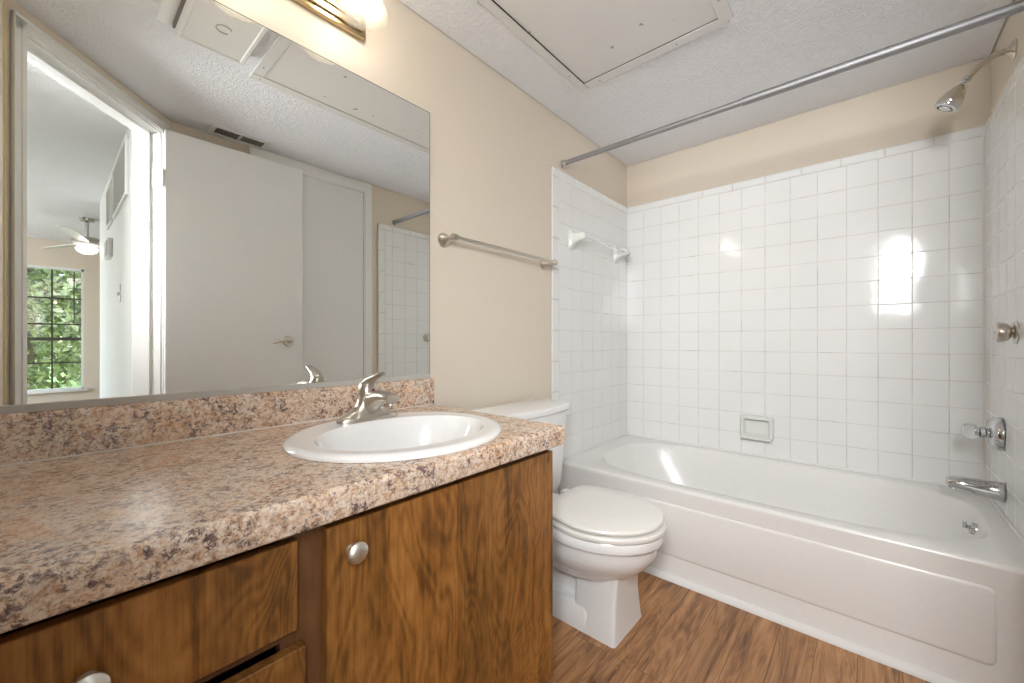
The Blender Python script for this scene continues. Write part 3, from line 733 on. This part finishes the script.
bm = NBM(); lathe(bm, (-.445, YW+.024, 1.0), (0, 1, 0), [(.020, 0), (.026, .004), (.030, .012), (.031, .024), (.028, .029), (.018, .031), (0, .031)], 32, mod=lambda t, h: 1-.06*max(0, cos(3*t))); hk = link('head', bm, M_nickel, wk)
bm = NBM(); lathe(bm, (-.445, YW+.0545, 1.0), (0, 1, 0), [(.003, 0), (.003, .0012), (0, .0012)], 10); link('set_screw', bm, M_dark, hk)

# ceramic posts with a clear rod inside the alcove
cb = thing('shower_towel_rail', 'white ceramic posts holding a clear rod on the left tiled wall', 'towel rail', (-.41, -.001, 1.50))
def cpost(x):
    bm = NBM()
    def rr(hw, hh, y, zc=1.50, n=28, p=4):
        return [(x+hw*abs(cos(2*pi*i/n))**(2/p)*(1 if cos(2*pi*i/n) > 0 else -1), y, zc+hh*abs(sin(2*pi*i/n))**(2/p)*(1 if sin(2*pi*i/n) > 0 else -1)) for i in range(n)]
    loft(bm, [rr(.028, .052, -.0005), rr(.028, .052, -.006), rr(.026, .049, -.010), rr(.020, .034, -.018), rr(.017, .025, -.034, 1.503), rr(.017, .021, -.055, 1.506), rr(.017, .019, -.075, 1.507), rr(.014, .015, -.086, 1.507), rr(.006, .006, -.091, 1.507)])
    return bm
for x in (-.653, -.165): link('post', cpost(x), M_porc2, cb)
bm = NBM(); tube(bm, [(-.653, -.068, 1.506), (-.165, -.068, 1.506)], .0045, 16); link('rod', bm, M_acr, cb)
bm = NBM(); n = 24
tor = [[Vector((-.145, -.074, 1.500)) + Vector((0, cos(2*pi*i/n), sin(2*pi*i/n)))*(.013+.003*cos(2*pi*k/8)) + Vector((1, 0, 0))*.003*sin(2*pi*k/8) for k in range(8)] for i in range(n)]
tor.append(tor[0]); loft(bm, tor, cap0=False, cap1=False); link('ring', bm, M_chrome, cb)['label'] = 'small chrome ring at the rod end'

# soap dish
bm = NBM(); ys0, ys1, zs0, zs1 = -.650, -.800, .462, .586
def rring(ya, yb, za, zb, x, r):
    o = []
    for (cy, cz, a0) in ((yb+r, zb-r, 90), (ya-r, zb-r, 0), (ya-r, za+r, 270), (yb+r, za+r, 180)):
        for k in range(6):
            t = radians(a0+90-k*18) if False else radians(a0+k*18)
            o.append((x, cy+r*cos(t), cz+r*sin(t)))
    return o
def rr4(ya, yb, za, zb, x, r):
    o = []; yl, yh = min(ya, yb), max(ya, yb)
    for (cy, cz, a0) in ((yh-r, zb-r, 0), (yl+r, zb-r, 90), (yl+r, za+r, 180), (yh-r, za+r, 270)):
        for k in range(6):
            t = radians(a0+k*18); o.append((x, cy+r*cos(t), cz+r*sin(t)))
    return o
loft(bm, [rr4(ys0, ys1, zs0, zs1, -.001, .014), rr4(ys0, ys1, zs0, zs1, -.026, .014), rr4(ys0-.005, ys1+.005, zs0+.005, zs1-.005, -.034, .012), rr4(ys0-.016, ys1+.016, zs0+.020, zs1-.018, -.034, .008), rr4(ys0-.019, ys1+.019, zs0+.024, zs1-.022, -.028, .008), rr4(ys0-.022, ys1+.022, zs0+.028, zs1-.026, -.004, .006)])
sd = link('soap_dish', bm, M_dish, origin=(-.001, -.725, .524)); tag(sd, 'recessed ceramic soap dish on the tiles above the long tub edge', 'soap dish')
bm = NBM(); loft(bm, [rr4(ys0-.006, ys1+.006, z0, z1, x, .004) for x, z0, z1 in ((-.008, zs0+.002, zs0+.020), (-.046, zs0+.002, zs0+.020), (-.050, zs0+.005, zs0+.016))]); link('tray_lip', bm, M_dish, sd)


# ------------------------------------------------------------------ ceiling hatch, fan, vent
hx0, hx1, hy0, hy1 = -1.885, -.872, -.200, -.812
ha = thing('ceiling_hatch', 'large painted access panel with flat trim in the ceiling', 'access panel', (-1.38, -.5, ZC))
bm = NBM(); box(bm, (hx0+.035, hy0-.035, ZC-.004), (hx1-.040, hy1+.040, ZC+.001)); link('panel', bm, M_hatch, ha, smooth=False)
bm = NBM(); tw = .042
box(bm, (hx0, hy0, ZC-.008), (hx1, hy0-.036, ZC), .001, 1); box(bm, (hx0, hy1, ZC-.009), (hx1-.018, hy1+.042, ZC), .001, 1); box(bm, (hx1-.042, hy0-.037, ZC-.008), (hx1, hy1+.018, ZC), .001, 1); box(bm, (hx0, hy0-.037, ZC-.008), (hx0+.042, hy1+.043, ZC), .001, 1)
link('trim_frame', bm, M_hatcht, ha, smooth=False)
bm = NBM()
box(bm, (hx0+.044, hy0-.0365, ZC-.0092), (hx1-.043, hy0-.0375, ZC-.004)); box(bm, (hx1-.0425, hy0-.039, ZC-.006), (hx1-.0445, hy1+.044, ZC-.004)); link('shadow_gap', bm, M_dark, ha, smooth=False)
for (x, y) in ((-1.0, hy0-.018), (-1.55, hy0-.018), (-1.85, hy1+.02), (-1.6, hy1+.02), (-1.25, hy1+.02), (-1.0, hy1+.02), (hx1-.02, -.30), (hx1-.02, -.62), (hx0+.02, -.7)):
    bm = NBM(); lathe(bm, (x, y, ZC-.0078), (0, 0, -1), [(.0032, 0), (.0032, .0018), (0, .002)], 8)
    link('screw', bm, M_steel, ha)
fb = thing('exhaust_fan', 'white square ceiling exhaust fan with slotted side, seen in the mirror', 'exhaust fan', (-2.06, -.55, ZC))
bm = NBM(); box(bm, (-2.200, -.36, ZC), (-2.156, -.690, ZC-.016), .003); box(bm, (-2.165, -.37, ZC), (-1.955, -.66, ZC-.006)); link('housing', bm, M_white, fb)
bm = NBM(); box(bm, (-2.157, -.375, ZC-.008), (-2.149, -.670, ZC-.030)); link('slot', bm, M_duct, fb)
bm = NBM()
def sq(x0, x1, y0, y1, z): return [(x0, y0, z), (x1, y0, z), (x1, y1, z), (x0, y1, z)]
loft(bm, [sq(-2.150, -1.935, -.365, -.695, ZC), sq(-2.150, -1.935, -.365, -.695, ZC-.034), sq(-2.144, -1.941, -.371, -.689, ZC-.043), sq(-2.134, -1.951, -.381, -.679, ZC-.044), sq(-2.130, -1.955, -.385, -.675, ZC-.040)])
link('cover', bm, M_white, fb)
bm = NBM(); n = 20
bm2 = [[Vector((-2.04, -.53, ZC-.0405)) + Vector((cos(radians(30+280*i/n)), sin(radians(30+280*i/n)), 0))*(.022+.0025*cos(2*pi*k/8)) + Vector((0, 0, 1))*.0025*sin(2*pi*k/8) for k in range(8)] for i in range(n+1)]
loft(bm, bm2); link('lens_mark', bm, M_grille, fb)  # grey C-shaped arc modelled in place of the reflection mark on the lens

vt = thing('ceiling_vent', 'small slotted air vent by the ceiling above the open door', 'vent', (-1.75, -1.46, ZC))
bm = NBM(); vx0, vx1, vy0, vy1 = -1.885, -1.615, -1.385, -1.510
box(bm, (vx0, vy0, ZC+.0), (vx1, vy0-.018, ZC-.007), .002); box(bm, (vx0, vy1, ZC), (vx1, vy1+.025, ZC-.007), .002); box(bm, (vx0, vy0-.018, ZC), (vx0+.022, vy1+.025, ZC-.007), .002); box(bm, (vx1-.022, vy0-.018, ZC), (vx1, vy1+.025, ZC-.007), .002); box(bm, (-1.757, vy0-.018, ZC), (-1.743, vy1+.025, ZC-.006), .002)
link('frame', bm, M_white, vt)
bm = NBM(); box(bm, (vx0+.02, vy0-.016, ZC), (vx1-.02, vy1+.022, ZC-.001)); link('duct_opening', bm, M_duct, vt)
for k in range(4):
    y = vy0-.026-k*.0185
    bm = NBM(); loft(bm, [[(x, y, ZC-.0065), (x, y-.0025, ZC-.0065), (x, y-.010, ZC-.0015), (x, y-.0075, ZC-.0015)] for x in (vx0+.02, vx1-.02)]); link('louver', bm, M_grille, vt, smooth=False)

# ------------------------------------------------------------------ vanity light
lz = 1.950
lb = thing('vanity_light', 'brass bar wall light with ribbed glass shades above the mirror', 'wall light', (-2.107, .004, lz))
bm = NBM(); box(bm, (-2.412, .004, 1.885), (-1.806, -.016, 2.015), .003); link('backplate', bm, M_brass, lb)
bm = NBM(); box(bm, (-2.400, -.015, 1.897), (-1.818, -.026, 2.003), .004); box(bm, (-2.386, -.025, 1.915), (-1.832, -.034, 1.985), .004); link('raised_plate', bm, M_brass, lb)
lamps = (-1.872, -2.109, -2.346)
for lx in lamps:
    ly = -.115
    bm = NBM(); tube(bm, bez((lx, -.03, 1.955), (lx, -.08, 1.955), (lx, ly, 1.99), (lx, ly, 2.0), 8), .009, 12); lathe(bm, (lx, ly, 2.012), (0, 0, -1), [(.006, 0), (.020, .006), (.024, .02), (.024, .042), (.020, .044), (0, .044)], 24)
    ar = link('lamp_arm', bm, M_brass, lb)
    bm = NBM()
    md = lambda t, h: 1 + .035*cos(8*t) + .022*cos(32*t)
    d, u, w = frame_of((0, 0, -1))
    prf = [(.023, .0), (.030, .012), (.040, .032), (.050, .060), (.062, .088), (.069, .098)]
    rings = [[Vector((lx, ly, 1.972)) + d*h + (u*cos(2*pi*i/96) + w*sin(2*pi*i/96))*r*(1+(md(2*pi*i/96, h)-1)*min(1, h/.05)) for i in range(96)] for r, h in prf + [(r-.0025, h-.001) for r, h in reversed(prf)]]
    loft(bm, rings, cap0=False, cap1=False); link('glass_shade', bm, M_shade, ar)
    bm = NBM(); lathe(bm, (lx, ly, 1.968), (0, 0, -1), [(.013, 0), (.014, .012), (.022, .028), (.029, .045), (.030, .056), (.027, .068), (.018, .079), (.008, .083), (0, .084)], 28); link('bulb', bm, M_bulb, ar)['label'] = 'glowing white bulb'

# ------------------------------------------------------------------ hallway and bedroom things
# wall plates and grilles on the hall wall (x = -2.12), seen in the mirror through the doorway
XH = -2.1195
def plate(name, label, cat, y0, y1, z0, z1, depth=.006):
    o = link(name, box(NBM(), (XH, y0, z0), (XH-depth, y1, z1), .002), M_white, origin=(XH, (y0+y1)/2, (z0+z1)/2)); tag(o, label, cat); return o
def grille(name, label, y0, y1, z0, z1, nsl):
    g = thing(name, label, 'grille', (XH, (y0+y1)/2, (z0+z1)/2))
    bm = NBM(); f = .02
    box(bm, (XH, y0, z0), (XH-.016, y1, z0+f), .003); box(bm, (XH, y0, z1-f), (XH-.016, y1, z1), .003); box(bm, (XH, y0, z0+f), (XH-.016, y0-f, z1-f), .003); box(bm, (XH, y1+f, z0+f), (XH-.016, y1, z1-f), .003)
    link('frame', bm, M_white, g)
    bm = NBM(); box(bm, (XH+.0, y0-f, z0+f), (XH-.001, y1+f, z1-f)); link('backing', bm, M_grille, g)
    for k in range(nsl):
        z = z0+f+(z1-z0-2*f)*(k+.5)/nsl; bm = NBM()
        loft(bm, [[(XH-.003, y, z+.004), (XH-.0045, y, z+.005), (XH-.014, y, z-.004), (XH-.0125, y, z-.005)] for y in (y0-f, y1+f)]); link('slat', bm, M_white, g, smooth=False)
grille('return_air_grille', 'large white return air grille high on the hallway wall, in the mirror', -2.25, -3.02, 1.87, 2.23, 18)
grille('wall_vent', 'narrow white wall vent beyond the large grille on the hallway wall', -3.16, -3.52, 1.88, 2.20, 14)
tt = plate('door_chime', 'square white chime box on the hallway wall below the vents', 'chime box', -3.18, -3.40, 1.62, 1.76, .03)
link('cover_lip', box(NBM(), (XH-.030, -3.20, 1.635), (XH-.034, -3.38, 1.745), .002), M_grille, tt)
sw = plate('light_switch', 'white light switch on the hallway wall seen in the mirror', 'light switch', -2.66, -2.76, 1.24, 1.36)
link('toggle', box(NBM(), (XH-.006, -2.70, 1.285), (XH-.016, -2.715, 1.31), .002), M_white, sw)

# bedroom window
y0 = -6.88; wx0, wx1, wz0, wz1 = -2.96, -2.13, .32, 1.95
w1 = link('window_1', (lambda b: (box(b, (wx0, y0, wz0), (wx0+.03, y0-.08, wz1)), box(b, (wx1-.022, y0, wz0), (wx1, y0-.08, wz1)), box(b, (wx0, y0, wz0), (wx1, y0-.08, wz0+.03)), box(b, (wx0, y0, wz1-.03), (wx1, y0-.08, wz1)), b)[-1])(NBM()), M_white, smooth=False); w1['kind'] = 'structure'
bm = NBM()
for x in (-2.685, -2.416): box(bm, (x-.009, y0-.035, wz0), (x+.009, y0-.055, wz1))
for z in (1.513+.03, 1.20, .69): box(bm, (wx0, y0-.036, z-.009), (wx1, y0-.054, z+.009))
box(bm, (wx0, y0-.03, .985), (wx1, y0-.06, 1.025))
link('muntin', bm, M_muntin, w1, smooth=False)
link('pane', box(NBM(), (wx0+.01, y0-.043, wz0+.01), (wx1-.01, y0-.047, wz1-.01)), M_pane, w1, smooth=False)
link('window_sill', box(NBM(), (wx0-.04, y0+.05, wz0-.02), (wx1+.04, y0-.05, wz0+.012), .004), M_white, w1)
bm = NBM(); tube(bm, [(-2.22, y0+.02, 1.90), (-2.22, y0+.02, 1.22)], .006, 8); link('blind_wand', bm, M_muntin, w1)

# ceiling fan
cf = thing('ceiling_fan', 'ceiling fan with pale blades and a lit bowl in the bedroom, seen in the mirror', 'ceiling fan', (-2.17, -5.2, ZH))
fxx, fyy = -2.17, -5.2
bm = NBM(); lathe(bm, (fxx, fyy, ZH), (0, 0, -1), [(.06, 0), (.055, .03), (.015, .045), (.013, .21), (.02, .215), (0, .215)], 28); link('downrod', bm, M_chrome, cf)
bm = NBM(); lathe(bm, (fxx, fyy, ZH-.20), (0, 0, -1), [(.03, 0), (.10, .012), (.115, .03), (.115, .07), (.09, .09), (.05, .10), (0, .10)], 32); link('motor', bm, M_grille, cf)
for k in range(5):
    t = radians(176+72*k); bm = NBM(); du = Vector((cos(t), sin(t), 0)); dv = Vector((-sin(t), cos(t), 0)); cc = Vector((fxx, fyy, ZH-.265))
    pl = [(.10, .035), (.20, .055), (.66, .075), (.72, .06), (.735, .0), (.72, -.06), (.66, -.075), (.20, -.055), (.10, -.035)]
    loft(bm, [[cc+du*a_+dv*b_+Vector((0, 0, b_*.2+h)) for a_, b_ in pl] for h in (-.003, .003)])
    link('blade', bm, M_white, cf)
bm = NBM(); lathe(bm, (fxx, fyy, ZH-.30), (0, 0, -1), [(.05, 0), (.075, .01), (.09, .03), (.075, .06), (.04, .08), (0, .088)], 32); link('light_bowl', bm, M_fanl, cf)

# ------------------------------------------------------------------ outdoors behind the bedroom window
struct('ground', box(NBM(), (-30, -7.3, -.5), (25, -45, -.45)), M_lawn)
def tree(x, y, h, rad, label, seed):
    r = random.Random(seed); t = thing('leafy_tree', label, 'tree', (x, y, -.45), group='trees outside the bedroom window')
    bm = NBM(); tube(bm, [(x, y, -.45), (x+.08, y, h*.25), (x-.05, y, h*.5), (x, y, h*.8)], [.09, .07, .05, .02], 10)
    for k in range(6):
        a_ = r.uniform(0, 6.28); z = h*r.uniform(.2, .6); tube(bm, [(x, y, z), (x+cos(a_)*rad*.4, y+sin(a_)*rad*.4, z+.5), (x+cos(a_)*rad*.7, y+sin(a_)*rad*.7, z+.8)], [.05, .03, .012], 6)
    link('trunk', bm, M_bark, t)
    vs, fs = [], []
    for k in range(8500):
        while True:
            p = Vector((r.uniform(-1, 1), r.uniform(-1, 1), r.uniform(-1, 1)))
            if p.length < 1 and mnoise.noise(p*2.6+Vector((seed, 0, 0))) > -.12: break
        c_ = Vector((x, y, h*.52)) + Vector((p.x*rad, p.y*rad, p.z*h*.56))
        s = r.uniform(.05, .11); a = Vector((r.gauss(0, 1), r.gauss(0, 1), r.gauss(0, 1))).normalized(); b = a.cross(Vector((r.gauss(0, 1), r.gauss(0, 1), r.gauss(0, 1)))).normalized()
        i = len(vs); vs += [c_-a*s, c_+b*s*.5, c_+a*s, c_-b*s*.5]; fs.append((i, i+1, i+2, i+3))
    me = bpy.data.meshes.new('crown'); me.from_pydata([v-Vector((x, y, -.45)) for v in vs], [], fs); me.materials.append(M_leaf)
    o = bpy.data.objects.new('crown', me); C.objects.link(o); o.parent = t
tree(-2.75, -11.0, 4.2, 1.5, 'leafy green tree outside the bedroom window, left in the mirror', 1)
tree(-1.7, -14.3, 4.8, 1.6, 'leafy green tree outside the bedroom window, behind the right panes', 2)
tree(-2.6, -19.3, 6.0, 3.0, 'taller green tree farther back outside the bedroom window', 3)
